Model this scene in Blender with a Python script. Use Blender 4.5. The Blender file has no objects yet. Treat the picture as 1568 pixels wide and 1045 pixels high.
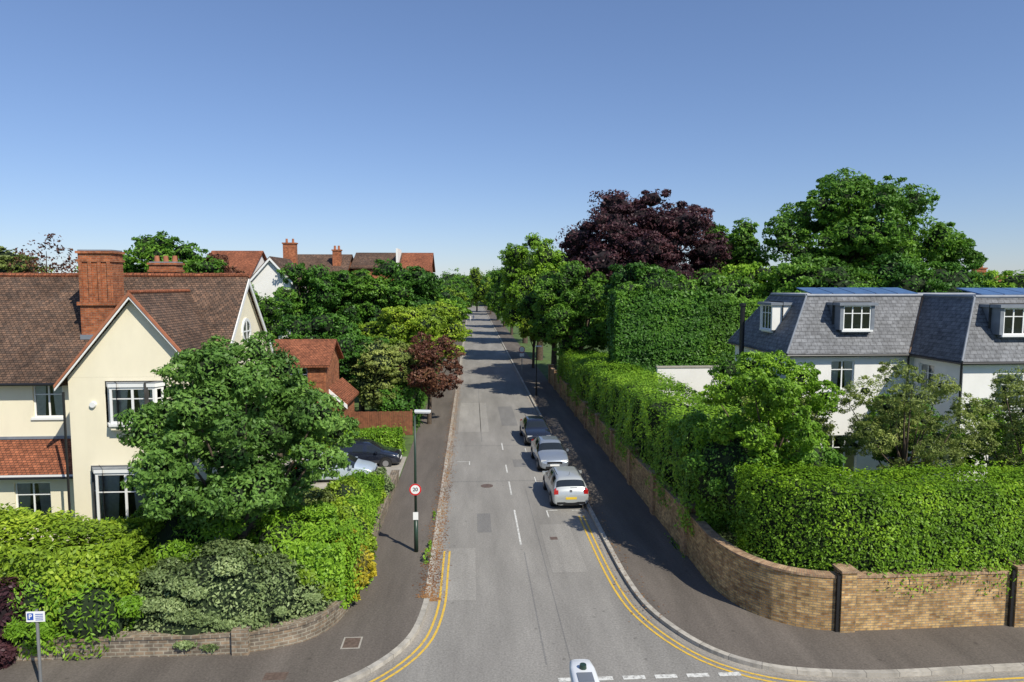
import bpy, bmesh, math, random
import numpy as np
from mathutils import Vector
random.seed(3)
sc=bpy.context.scene
sc.view_settings.view_transform='Standard'
sc.view_settings.look='None'
sc.view_settings.exposure=0
# ------------------------------------------------------------ materials
MATS={}
def newmat(name):
    m=bpy.data.materials.new(name); m.use_nodes=True
    nt=m.node_tree; b=nt.nodes['Principled BSDF']
    MATS[name]=m
    return m,nt,b
def N(nt,t,**kw):
    n=nt.nodes.new(t)
    for k,v in kw.items(): setattr(n,k,v)
    return n
def ramp(nt,stops):
    r=N(nt,'ShaderNodeValToRGB'); e=r.color_ramp.elements
    while len(e)<len(stops): e.new(.5)
    for i,(p,c) in enumerate(stops):
        e[i].position=p; e[i].color=(*c,1) if len(c)==3 else c
    return r
def g(v): return (v,v,v)
def plain(name,col,rough=.6,metal=0,var=.15,scale=3.0,bump=0,spec=.5,coat=0):
    m,nt,b=newmat(name)
    b.inputs['Roughness'].default_value=rough; b.inputs['Metallic'].default_value=metal
    b.inputs['Specular IOR Level'].default_value=spec
    b.inputs['Coat Weight'].default_value=coat
    tc=N(nt,'ShaderNodeTexCoord'); no=N(nt,'ShaderNodeTexNoise')
    no.inputs['Scale'].default_value=scale; no.inputs['Detail'].default_value=6
    nt.links.new(tc.outputs['Object'],no.inputs['Vector'])
    r=ramp(nt,[(.3,tuple(c*(1-var) for c in col)),(.7,tuple(min(1,c*(1+var)) for c in col))])
    nt.links.new(no.outputs['Fac'],r.inputs['Fac']); nt.links.new(r.outputs['Color'],b.inputs['Base Color'])
    if bump:
        bp=N(nt,'ShaderNodeBump'); bp.inputs['Strength'].default_value=bump; bp.inputs['Distance'].default_value=.02
        nt.links.new(no.outputs['Fac'],bp.inputs['Height']); nt.links.new(bp.outputs['Normal'],b.inputs['Normal'])
    return m
def render_mat(name,col):
    m,nt,b=newmat(name); b.inputs['Roughness'].default_value=.85; b.inputs['Specular IOR Level'].default_value=.25
    tc=N(nt,'ShaderNodeTexCoord'); mp=N(nt,'ShaderNodeMapping'); mp.inputs['Scale'].default_value=(1.0,1.0,.45)
    a=N(nt,'ShaderNodeTexNoise'); a.inputs['Scale'].default_value=1.3; a.inputs['Detail'].default_value=8; a.inputs['Roughness'].default_value=.6
    nt.links.new(tc.outputs['Object'],mp.inputs['Vector']); nt.links.new(mp.outputs['Vector'],a.inputs['Vector'])
    r=ramp(nt,[(.25,tuple(c*.93 for c in col)),(.55,col),(.8,tuple(min(.93,c*1.03) for c in col))])
    nt.links.new(a.outputs['Fac'],r.inputs['Fac']); nt.links.new(r.outputs['Color'],b.inputs['Base Color'])
    f=N(nt,'ShaderNodeTexNoise'); f.inputs['Scale'].default_value=35; nt.links.new(tc.outputs['Object'],f.inputs['Vector'])
    bp=N(nt,'ShaderNodeBump'); bp.inputs['Strength'].default_value=.2; bp.inputs['Distance'].default_value=.01
    nt.links.new(f.outputs['Fac'],bp.inputs['Height']); nt.links.new(bp.outputs['Normal'],b.inputs['Normal'])
    return m
def brick(name,c1,c2,mortar,bw=.225,rh=.075,ms=.008,rough=.85,bump=.5,wscale=.6,wear=.35,offset=.5,spots=.7):
    m,nt,b=newmat(name); b.inputs['Roughness'].default_value=rough
    b.inputs['Specular IOR Level'].default_value=.25
    uv=N(nt,'ShaderNodeUVMap'); br=N(nt,'ShaderNodeTexBrick')
    br.offset=offset
    br.inputs['Scale'].default_value=1; br.inputs['Brick Width'].default_value=bw
    br.inputs['Row Height'].default_value=rh; br.inputs['Mortar Size'].default_value=ms
    br.inputs['Color1'].default_value=(*c1,1); br.inputs['Color2'].default_value=(*c2,1); br.inputs['Mortar'].default_value=(*mortar,1)
    nt.links.new(uv.outputs['UV'],br.inputs['Vector'])
    no=N(nt,'ShaderNodeTexNoise'); no.inputs['Scale'].default_value=wscale; no.inputs['Detail'].default_value=8; no.inputs['Roughness'].default_value=.65
    nt.links.new(uv.outputs['UV'],no.inputs['Vector'])
    r=ramp(nt,[(.32,g(1-wear)),(.68,g(1+wear*.5))])
    nt.links.new(no.outputs['Fac'],r.inputs['Fac'])
    mx=N(nt,'ShaderNodeMix',data_type='RGBA',blend_type='MULTIPLY'); mx.inputs['Factor'].default_value=1
    nt.links.new(br.outputs['Color'],mx.inputs['A']); nt.links.new(r.outputs['Color'],mx.inputs['B'])
    n2=N(nt,'ShaderNodeTexNoise'); n2.inputs['Scale'].default_value=4.5; n2.inputs['Detail'].default_value=2
    nt.links.new(uv.outputs['UV'],n2.inputs['Vector'])
    r2=ramp(nt,[(.35,g(spots)),(.6,g(1.12))]); nt.links.new(n2.outputs['Fac'],r2.inputs['Fac'])
    m2=N(nt,'ShaderNodeMix',data_type='RGBA',blend_type='MULTIPLY'); m2.inputs['Factor'].default_value=1
    nt.links.new(mx.outputs['Result'],m2.inputs['A']); nt.links.new(r2.outputs['Color'],m2.inputs['B'])
    nt.links.new(m2.outputs['Result'],b.inputs['Base Color'])
    bp=N(nt,'ShaderNodeBump'); bp.inputs['Strength'].default_value=bump; bp.inputs['Distance'].default_value=.015; bp.invert=True
    nt.links.new(br.outputs['Fac'],bp.inputs['Height']); nt.links.new(bp.outputs['Normal'],b.inputs['Normal'])
    return m
def asphalt(name,base,tint,var=.25,rough=.9):
    m,nt,b=newmat(name); b.inputs['Roughness'].default_value=rough; b.inputs['Specular IOR Level'].default_value=.3
    tc=N(nt,'ShaderNodeTexCoord')
    a=N(nt,'ShaderNodeTexNoise'); a.inputs['Scale'].default_value=.35; a.inputs['Detail'].default_value=9; a.inputs['Roughness'].default_value=.62
    mp=N(nt,'ShaderNodeMapping'); mp.inputs['Scale'].default_value=(2.2,.35,1)
    nt.links.new(tc.outputs['Object'],mp.inputs['Vector']); nt.links.new(mp.outputs['Vector'],a.inputs['Vector'])
    f=N(nt,'ShaderNodeTexNoise'); f.inputs['Scale'].default_value=16; f.inputs['Detail'].default_value=6; f.inputs['Roughness'].default_value=.7
    nt.links.new(tc.outputs['Object'],f.inputs['Vector'])
    r1=ramp(nt,[(.3,tuple(base*t*(1-var) for t in tint)),(.55,tuple(base*t for t in tint)),(.75,tuple(base*t*(1+var) for t in tint))])
    r2=ramp(nt,[(.3,g(.7)),(.7,g(1.28))])
    nt.links.new(a.outputs['Fac'],r1.inputs['Fac']); nt.links.new(f.outputs['Fac'],r2.inputs['Fac'])
    mx=N(nt,'ShaderNodeMix',data_type='RGBA',blend_type='MULTIPLY'); mx.inputs['Factor'].default_value=1
    nt.links.new(r1.outputs['Color'],mx.inputs['A']); nt.links.new(r2.outputs['Color'],mx.inputs['B'])
    v=N(nt,'ShaderNodeTexVoronoi'); v.inputs['Scale'].default_value=1.3; nt.links.new(tc.outputs['Object'],v.inputs['Vector'])
    r3=ramp(nt,[(.04,g(.72)),(.10,g(1))]); nt.links.new(v.outputs['Distance'],r3.inputs['Fac'])
    m3=N(nt,'ShaderNodeMix',data_type='RGBA',blend_type='MULTIPLY'); m3.inputs['Factor'].default_value=1
    nt.links.new(mx.outputs['Result'],m3.inputs['A']); nt.links.new(r3.outputs['Color'],m3.inputs['B'])
    nt.links.new(m3.outputs['Result'],b.inputs['Base Color'])
    bp=N(nt,'ShaderNodeBump'); bp.inputs['Strength'].default_value=.4; bp.inputs['Distance'].default_value=.01
    nt.links.new(f.outputs['Fac'],bp.inputs['Height']); nt.links.new(bp.outputs['Normal'],b.inputs['Normal'])
    return m
def worn(name,col,under,amount=.45,scale=9):
    m,nt,b=newmat(name); b.inputs['Roughness'].default_value=.75
    tc=N(nt,'ShaderNodeTexCoord'); no=N(nt,'ShaderNodeTexNoise'); no.inputs['Scale'].default_value=scale; no.inputs['Detail'].default_value=8; no.inputs['Roughness'].default_value=.7
    nt.links.new(tc.outputs['Object'],no.inputs['Vector'])
    r=ramp(nt,[(amount-.1,under),(amount+.08,col)])
    nt.links.new(no.outputs['Fac'],r.inputs['Fac']); nt.links.new(r.outputs['Color'],b.inputs['Base Color'])
    return m
def leafmat(name,dark,mid,light,trans=.3,rough=.5,k=1.8):
    m,nt,b=newmat(name); b.inputs['Roughness'].default_value=rough; b.inputs['Specular IOR Level'].default_value=.3
    at=N(nt,'ShaderNodeAttribute'); at.attribute_name='lv'
    q=lambda c:tuple(min(.9,x*k) for x in c)
    r=ramp(nt,[(.05,q(dark)),(.5,q(mid)),(.95,q(light))])
    nt.links.new(at.outputs['Fac'],r.inputs['Fac']); nt.links.new(r.outputs['Color'],b.inputs['Base Color'])
    tr=N(nt,'ShaderNodeBsdfTranslucent'); ms=N(nt,'ShaderNodeMixShader'); ms.inputs[0].default_value=trans
    nt.links.new(r.outputs['Color'],tr.inputs['Color'])
    nt.links.new(b.outputs[0],ms.inputs[1]); nt.links.new(tr.outputs[0],ms.inputs[2])
    nt.links.new(ms.outputs[0],nt.nodes['Material Output'].inputs['Surface'])
    return m
M_as=asphalt('asphalt_road',.255,(1.06,1,.9),.24)
M_patch=asphalt('asphalt_patch',.2,(1.04,1,.94))
M_patch2=asphalt('pale_asphalt_patch',.30,(1.06,1,.9))
M_pave=asphalt('asphalt_pavement',.12,(1.17,1,.84),.3)
M_kerb=brick('kerb_stone',(.48,.44,.37),(.40,.37,.32),(.24,.22,.19),.9,3.0,.012,wear=.3,offset=0,bump=.2,spots=.85)
M_gut=asphalt('gutter',.29,(1.1,1,.85),.3)
M_yel=worn('yellow_line_paint',(.72,.46,.05),(.3,.24,.14),.42)
M_wht=worn('white_line_paint',(.68,.67,.62),(.3,.29,.26),.46)
M_grass=plain('grass',(.08,.13,.03),.9,var=.4,scale=1.2)
M_stock=brick('yellow_stock_brick',(.70,.46,.19),(.36,.19,.07),(.34,.28,.2),bw=.23,rh=.078,ms=.011,bump=.9,wear=.38,spots=.68)
M_stock2=brick('yellow_stock_brick_pier',(.52,.32,.15),(.36,.19,.09),(.38,.31,.22))
M_cop=brick('brick_coping',(.38,.22,.13),(.50,.35,.2),(.3,.24,.18),.075,.4,.008)
M_rub=brick('rubble_wall',(.32,.23,.15),(.17,.14,.11),(.34,.3,.23),.26,.11,.02,bump=1,wear=.45)
M_red=brick('red_brick',(.48,.15,.055),(.30,.085,.035),(.36,.24,.16))
M_tile=brick('brown_roof_tile',(.22,.13,.085),(.115,.078,.058),(.04,.03,.024),.17,.12,.012,bump=1,wear=.5,wscale=.5)
M_tile2=brick('orange_roof_tile',(.42,.145,.07),(.26,.09,.045),(.09,.045,.03),.17,.12,.012,bump=1)
M_slate=brick('grey_slate',(.20,.205,.215),(.145,.15,.16),(.065,.065,.07),.3,.2,.010,bump=.7,rough=.6,wear=.3)
M_cream=render_mat('cream_render',(.86,.78,.58))
M_white=render_mat('white_render',(.84,.82,.77))
M_wp=plain('white_paint',(.83,.83,.8),.4,var=.02)
M_black=plain('black_paint',(.015,.015,.016),.4,var=.1)
M_lead=plain('lead_flashing',(.2,.22,.25),.5,var=.15)
M_blue=plain('blue_roof_membrane',(.07,.14,.28),.35,var=.15)
M_dark=plain('dark_interior',(.05,.048,.045),.9,var=.3)
M_curt=plain('curtain',(.78,.76,.7),.9,var=.1,scale=8)
M_wood=plain('brown_fence_wood',(.2,.075,.035),.8,var=.3,scale=5)
M_green=plain('dark_green_post_paint',(.02,.045,.03),.4,var=.1)
M_galv=plain('galvanised_steel',(.32,.33,.33),.45,metal=.6,var=.1)
M_bark=plain('bark',(.09,.065,.045),.95,var=.35,scale=6,bump=.8)
M_conc=plain('light_concrete',(.36,.33,.28),.9,var=.12,scale=3)
M_iron=plain('cast_iron',(.13,.09,.07),.6,var=.3,scale=10)
M_pot=plain('terracotta_pot',(.38,.14,.07),.8,var=.2)
M_lamp=plain('lamp_white_shell',(.72,.73,.73),.35,var=.03)
M_copper=plain('copper_trim',(.26,.15,.08),.6,var=.2)
m,nt,b=newmat('window_glass')
tr=N(nt,'ShaderNodeBsdfTransparent'); tr.inputs[0].default_value=(.85,.88,.88,1)
gl=N(nt,'ShaderNodeBsdfGlossy'); gl.inputs['Roughness'].default_value=.03
fr=N(nt,'ShaderNodeFresnel'); fr.inputs[0].default_value=1.9
ms=N(nt,'ShaderNodeMixShader'); nt.links.new(fr.outputs[0],ms.inputs[0]); nt.links.new(tr.outputs[0],ms.inputs[1]); nt.links.new(gl.outputs[0],ms.inputs[2])
nt.links.new(ms.outputs[0],nt.nodes['Material Output'].inputs['Surface']); M_glass=m
M_cglass=plain('car_glass',(.018,.022,.024),.06,var=.05,spec=.8)
M_tyre=plain('tyre_rubber',(.02,.02,.02),.85,var=.1)
M_alloy=plain('alloy_wheel',(.45,.45,.46),.35,metal=.8,var=.05)
M_silver=plain('silver_car_paint',(.33,.37,.42),.25,metal=.5,var=.02,coat=.8)
M_lsilver=plain('pale_silver_car_paint',(.50,.52,.51),.28,metal=.35,var=.02,coat=.7)
M_blk=plain('black_car_paint',(.018,.022,.035),.2,metal=.2,var=.02,coat=1)
M_pblue=plain('pale_blue_car_paint',(.5,.58,.66),.28,metal=.2,var=.02,coat=.7)
M_redl=plain('tail_light_red',(.45,.012,.01),.2,var=.05,coat=1)
M_hl=plain('headlight_glass',(.6,.62,.63),.1,var=.05,coat=1)
M_plate=plain('number_plate_yellow',(.75,.52,.04),.4,var=.03)
M_signred=plain('sign_red',(.6,.015,.015),.4,var=.02)
M_signblue=plain('sign_blue',(.02,.08,.4),.4,var=.02)
M_cloth=plain('clothes_white',(.6,.58,.55),.8,var=.05); M_jean=plain('clothes_blue',(.05,.07,.14),.8,var=.05)
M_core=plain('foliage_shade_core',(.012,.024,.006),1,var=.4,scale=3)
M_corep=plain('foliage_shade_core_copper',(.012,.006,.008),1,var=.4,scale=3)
L={}
L['green']=leafmat('leaves_green',(.025,.065,.008),(.065,.145,.015),(.14,.25,.025))
L['dark']=leafmat('leaves_dark_green',(.017,.052,.008),(.044,.115,.013),(.10,.2,.022))
L['hedge']=leafmat('leaves_hedge',(.045,.095,.006),(.097,.185,.009),(.2,.31,.016))
L['yg']=leafmat('leaves_yellow_green',(.07,.12,.010),(.16,.24,.018),(.31,.38,.035),k=1.7)
L['olive']=leafmat('leaves_olive',(.055,.075,.016),(.13,.165,.038),(.25,.28,.07))
L['copper']=leafmat('leaves_copper',(.022,.008,.012),(.055,.022,.026),(.11,.045,.045),.2,k=1.35)
L['rust']=leafmat('leaves_rust',(.06,.02,.012),(.13,.055,.035),(.21,.12,.05),.25,k=1.35)
L['silver']=leafmat('leaves_variegated',(.06,.09,.03),(.15,.2,.075),(.32,.38,.17),k=1.6)
L['gold']=leafmat('leaves_gold',(.22,.2,.02),(.5,.42,.03),(.75,.6,.06),k=1.15)
L['maple']=leafmat('leaves_maple',(.03,.065,.013),(.075,.15,.026),(.16,.26,.055))
L['red']=leafmat('leaves_red',(.1,.02,.01),(.25,.05,.02),(.3,.14,.04))
L['lime']=leafmat('leaves_lime',(.05,.11,.008),(.115,.215,.015),(.22,.34,.03))
M_litter=leafmat('dry_leaf_litter',(.12,.05,.02),(.3,.14,.05),(.42,.26,.1),.1,k=1.1)
# ------------------------------------------------------------ mesh builder
class B:
    def __init__(s,name,loc=(0,0,0),rz=0):
        s.name=name; s.loc=loc; s.rz=rz; s.p={}; s.smooth=set(); s.extra=[]; s.subs={}
    def part(s,k): return s.p.setdefault(k,([],[],[],[]))
    def face(s,k,pts,mat,uv=None):
        v,f,m,u=s.part(k); i=len(v); v.extend([tuple(p) for p in pts]); f.append(list(range(i,i+len(pts)))); m.append(mat); u.append(uv)
    def prism(s,k,pts,vec,mat):
        pts=[Vector(p) for p in pts]; vec=Vector(vec); q=[p+vec for p in pts]
        nrm=Vector((0,0,0))
        for i in range(len(pts)): nrm+=pts[i].cross(pts[(i+1)%len(pts)])
        if nrm.dot(vec)>0: pts,q=q,pts
        n=len(pts)
        s.face(k,pts,mat); s.face(k,q[::-1],mat)
        for i in range(n):
            j=(i+1)%n; s.face(k,[pts[i],q[i],q[j],pts[j]],mat)
    def box(s,k,x0,x1,y0,y1,z0,z1,mat):
        s.prism(k,[(x0,y0,z1),(x1,y0,z1),(x1,y1,z1),(x0,y1,z1)],(0,0,z0-z1),mat)
    def obox(s,k,P,u,n,a0,a1,d0,d1,z0,z1,mat):
        P=Vector(P);u=Vector(u);n=Vector(n);Z=Vector((0,0,1))
        f=lambda a,d,z:P+u*a+n*d+Z*z
        s.prism(k,[f(a0,d0,z1),f(a1,d0,z1),f(a1,d1,z1),f(a0,d1,z1)],(0,0,z0-z1),mat)
    def cyl(s,k,p0,p1,r0,r1,mat,n=12,cap=True):
        p0=Vector(p0);p1=Vector(p1);d=(p1-p0).normalized()
        a=d.orthogonal().normalized(); c=d.cross(a)
        v,f,m,u=s.part(k); i=len(v)
        for p,r in((p0,r0),(p1,r1)):
            for t in range(n):
                an=2*math.pi*t/n; v.append(tuple(p+(a*math.cos(an)+c*math.sin(an))*r))
        for t in range(n):
            t2=(t+1)%n; f.append([i+t,i+t2,i+n+t2,i+n+t]); m.append(mat); u.append(None)
        if cap:
            f.append([i+t for t in range(n)][::-1]); m.append(mat); u.append(None)
            f.append([i+n+t for t in range(n)]); m.append(mat); u.append(None)
    def finish(s):
        objs=[]
        for k,(v,f,mm,uu) in s.p.items():
            me=bpy.data.meshes.new(s.name+'_'+k); me.from_pydata(v,[],f)
            ml=[]
            for x in mm:
                if x not in ml: ml.append(x)
            for x in ml: me.materials.append(x)
            uvl=me.uv_layers.new(name='UVMap')
            for pi,pl in enumerate(me.polygons):
                pl.material_index=ml.index(mm[pi])
                if k in s.smooth: pl.use_smooth=True
                if uu[pi]:
                    for li,uvv in zip(pl.loop_indices,uu[pi]): uvl.data[li].uv=uvv
                else:
                    n=pl.normal
                    if abs(n.z)>.995: U=Vector((1,0,0));V=Vector((0,1,0))
                    else:
                        U=Vector((0,0,1)).cross(n).normalized(); V=n.cross(U)
                    for li in pl.loop_indices:
                        c=me.vertices[me.loops[li].vertex_index].co
                        uvl.data[li].uv=(U.dot(c),V.dot(c))
            ob=bpy.data.objects.new(k,me); sc.collection.objects.link(ob); objs.append(ob)
            if k in s.subs:
                md=ob.modifiers.new('sub','SUBSURF'); md.levels=s.subs[k]; md.render_levels=s.subs[k]
        objs+=s.extra
        if len(objs)==1:
            o=objs[0]; o.name=s.name; o.location=s.loc; o.rotation_euler=(0,0,s.rz); return o
        e=bpy.data.objects.new(s.name,None); sc.collection.objects.link(e)
        e.location=s.loc; e.rotation_euler=(0,0,s.rz)
        for o in objs: o.parent=e
        return e
# ------------------------------------------------------------ foliage
def pnoise(P,freq,seed):
    r=np.random.default_rng(seed); out=np.zeros(len(P))
    for i in range(6):
        d=r.normal(size=3); d/=np.linalg.norm(d); fr=freq*(.6+r.random()*1.2)
        out+=np.sin(P@d*fr+r.random()*6.28)
    return out/3.0
def leafmesh(name,P,Nn,size,seed,mat,align=.55,aspect=.5,droop=.25,cl=1.0):
    r=np.random.default_rng(seed); n=len(P)
    rn=r.normal(size=(n,3)); rn/=np.linalg.norm(rn,axis=1)[:,None]
    nn=Nn*align+rn*(1-align)+np.array([0,0,.2]); nn/=np.linalg.norm(nn,axis=1)[:,None]+1e-9
    ax=r.normal(size=(n,3)); ax[:,2]-=droop*2; ax-=nn*np.sum(ax*nn,axis=1)[:,None]; ax/=np.linalg.norm(ax,axis=1)[:,None]+1e-9
    sd=np.cross(nn,ax); s=size*(.6+.8*r.random(n))[:,None]
    V=np.empty((n,4,3)); V[:,0]=P-ax*s*.5; V[:,1]=P+sd*s*aspect*.5-nn*s*.06; V[:,2]=P+ax*s*.5-nn*s*.12; V[:,3]=P-sd*s*aspect*.5-nn*s*.06
    me=bpy.data.meshes.new(name); me.vertices.add(4*n); me.vertices.foreach_set('co',V.reshape(-1))
    me.loops.add(4*n); me.loops.foreach_set('vertex_index',np.arange(4*n,dtype=np.int32))
    me.polygons.add(n); me.polygons.foreach_set('loop_start',np.arange(0,4*n,4,dtype=np.int32)); me.polygons.foreach_set('loop_total',np.full(n,4,dtype=np.int32))
    lv=.45+.22*cl*pnoise(P,1.6/max(size*5,.5),seed+5)+.45*(r.random(n)-.5)
    a=me.attributes.new('lv','FLOAT','FACE'); a.data.foreach_set('value',np.clip(lv,0,1).astype(np.float32))
    me.materials.append(mat); me.update(calc_edges=True)
    ob=bpy.data.objects.new(name,me); sc.collection.objects.link(ob); return ob
def coremesh(name,lobes,fac,mat):  # dark solid lobes added inside the leaves to block light and see-through
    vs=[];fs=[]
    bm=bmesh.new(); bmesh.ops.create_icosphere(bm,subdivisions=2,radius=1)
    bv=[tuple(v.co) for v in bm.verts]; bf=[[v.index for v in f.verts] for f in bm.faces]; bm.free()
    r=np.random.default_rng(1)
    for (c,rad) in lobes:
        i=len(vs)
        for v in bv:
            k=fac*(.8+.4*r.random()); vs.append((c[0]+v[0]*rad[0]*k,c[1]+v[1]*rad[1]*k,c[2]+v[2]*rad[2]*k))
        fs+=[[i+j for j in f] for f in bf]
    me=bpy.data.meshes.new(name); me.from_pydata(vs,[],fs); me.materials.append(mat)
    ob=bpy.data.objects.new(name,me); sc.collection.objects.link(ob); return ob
def sample_lobes(lobes,n,seed,rough=.12,inner=.8,subf=.6,nsub=11,subr=(.2,.36),subout=(.85,1.15)):
    r=np.random.default_rng(seed)
    C=np.array([l[0] for l in lobes],float); R=np.array([l[1] for l in lobes],float)
    w=(R.prod(axis=1))**(2/3); w/=w.sum()
    def inside(P,idx,f=inner):
        keep=np.ones(len(P),bool)
        for j in range(len(lobes)):
            q=np.sum(((P-C[j])/R[j])**2,axis=1); keep&=~((q<f**2*.9)&(idx!=j))
        return keep
    n1=int(n*(1-subf)); idx=r.choice(len(lobes),size=n1,p=w)
    d=r.normal(size=(n1,3)); d/=np.linalg.norm(d,axis=1)[:,None]
    k=1-.38*r.random(n1)**2.2
    P=C[idx]+d*R[idx]*k[:,None]
    P+=d*R[idx]*(rough*pnoise(P,2.6/np.mean(R),seed+3))[:,None]
    kp=inside(P,idx); P=P[kp];d=d[kp]
    ns=len(lobes)*nsub; si=r.choice(len(lobes),size=ns,p=w); sd=r.normal(size=(ns,3)); sd/=np.linalg.norm(sd,axis=1)[:,None]
    ko=subout[0]+(subout[1]-subout[0])*r.random(ns)
    SC=C[si]+sd*R[si]*ko[:,None]; kp=inside(SC,si,.9); SC=SC[kp]; sd=sd[kp]; si=si[kp]
    sr=R[si]*(subr[0]+(subr[1]-subr[0])*r.random(len(SC)))[:,None]
    n2=n-n1; q=r.integers(0,len(SC),size=n2); e=r.normal(size=(n2,3)); e/=np.linalg.norm(e,axis=1)[:,None]
    rad=(.25+.75*r.random(n2)**.5)
    P2=SC[q]+e*sr[q]*rad[:,None]*np.array([1.1,1.1,.75])
    d2=e*.6+sd[q]*.6; d2/=np.linalg.norm(d2,axis=1)[:,None]+1e-9
    return np.concatenate([P,P2]),np.concatenate([d,d2])
def tree(name,o,s,zc,rx,ry,rz,n,leaf,pal,nl=26,seed=1,tr=.18,z0=.1,cone=.2,lobe=(.26,.42),core=.62,align=.5,aspect=.48,corem=None,spread=.72,under=.12,**kw):
    n=int(n*1.25); leaf*=.86
    r=np.random.default_rng(seed); lobes=[]
    for i in range(nl):
        zz=1-2*(i+.5)/nl; ph=i*2.39996+r.random()*.8; rr=math.sqrt(1-zz*zz)
        d=np.array([rr*math.cos(ph),rr*math.sin(ph),zz])+r.normal(size=3)*.14; d/=np.linalg.norm(d)
        k=spread*(.5+.5*r.random()**.5)
        if i%6==0: k*=.35
        zf=d[2]*k
        sh=1-cone*max(0,zf/.75)-under*max(0,-zf)
        q=lobe[0]+(lobe[1]-lobe[0])*r.random()
        lobes.append(((o+d[0]*k*rx*sh,s+d[1]*k*ry*sh,zc+zf*rz),(rx*q,ry*q,rz*q*.85)))
    P,D=sample_lobes(lobes,n,seed+11,**kw)
    b=B(name)
    b.extra.append(leafmesh('foliage',P,D,leaf,seed,L[pal],align=align,aspect=aspect))
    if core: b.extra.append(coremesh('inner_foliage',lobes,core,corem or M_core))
    b.cyl('trunk',(o,s,z0),(o+.1,s,zc-.3*rz),tr*1.25,tr*.8,M_bark,10,False)
    for i in range(0,nl,2):
        c=lobes[i][0]; st=(o+.05,s,z0+(zc-rz*.6-z0)*(.6+.4*r.random()))
        mid=((st[0]+c[0])/2,(st[1]+c[1])/2,(st[2]*.6+c[2]*.4))
        b.cyl('trunk',st,mid,tr*.5,tr*.32,M_bark,6,False); b.cyl('trunk',mid,c,tr*.32,tr*.1,M_bark,6,False)
    b.smooth.add('trunk')
    return b.finish()
def shrub(name,lobes,n,leaf,pal,seed,core=.8,aspect=.5,align=.5,corem=None,rough=.1,**kw):
    P,D=sample_lobes(lobes,n,seed,rough,**kw); m=P[:,2]>.12; P=P[m];D=D[m]
    b=B(name); b.extra.append(leafmesh('foliage',P,D,leaf,seed,L[pal],align=align,aspect=aspect))
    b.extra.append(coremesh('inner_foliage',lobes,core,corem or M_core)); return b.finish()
def catmull(pts,step=.5):
    pts=[Vector((p[0],p[1],0)) for p in pts]; out=[]
    for i in range(len(pts)-1):
        p0=pts[max(i-1,0)];p1=pts[i];p2=pts[i+1];p3=pts[min(i+2,len(pts)-1)]
        n=max(1,min(12,int((p2-p1).length/step)))
        if (p2-p1).length>8:
            n=int((p2-p1).length/8)+1
            for k in range(n): out.append(p1.lerp(p2,k/n))
            continue
        m1=(p2-p0)*.5;m2=(p3-p1)*.5
        L_=(p2-p1).length
        if m1.length>L_: m1*=L_/m1.length
        if m2.length>L_: m2*=L_/m2.length
        for k in range(n):
            t=k/n; out.append((2*t**3-3*t**2+1)*p1+(t**3-2*t**2+t)*m1+(-2*t**3+3*t**2)*p2+(t**3-t**2)*m2)
    out.append(pts[-1]); return out
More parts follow.
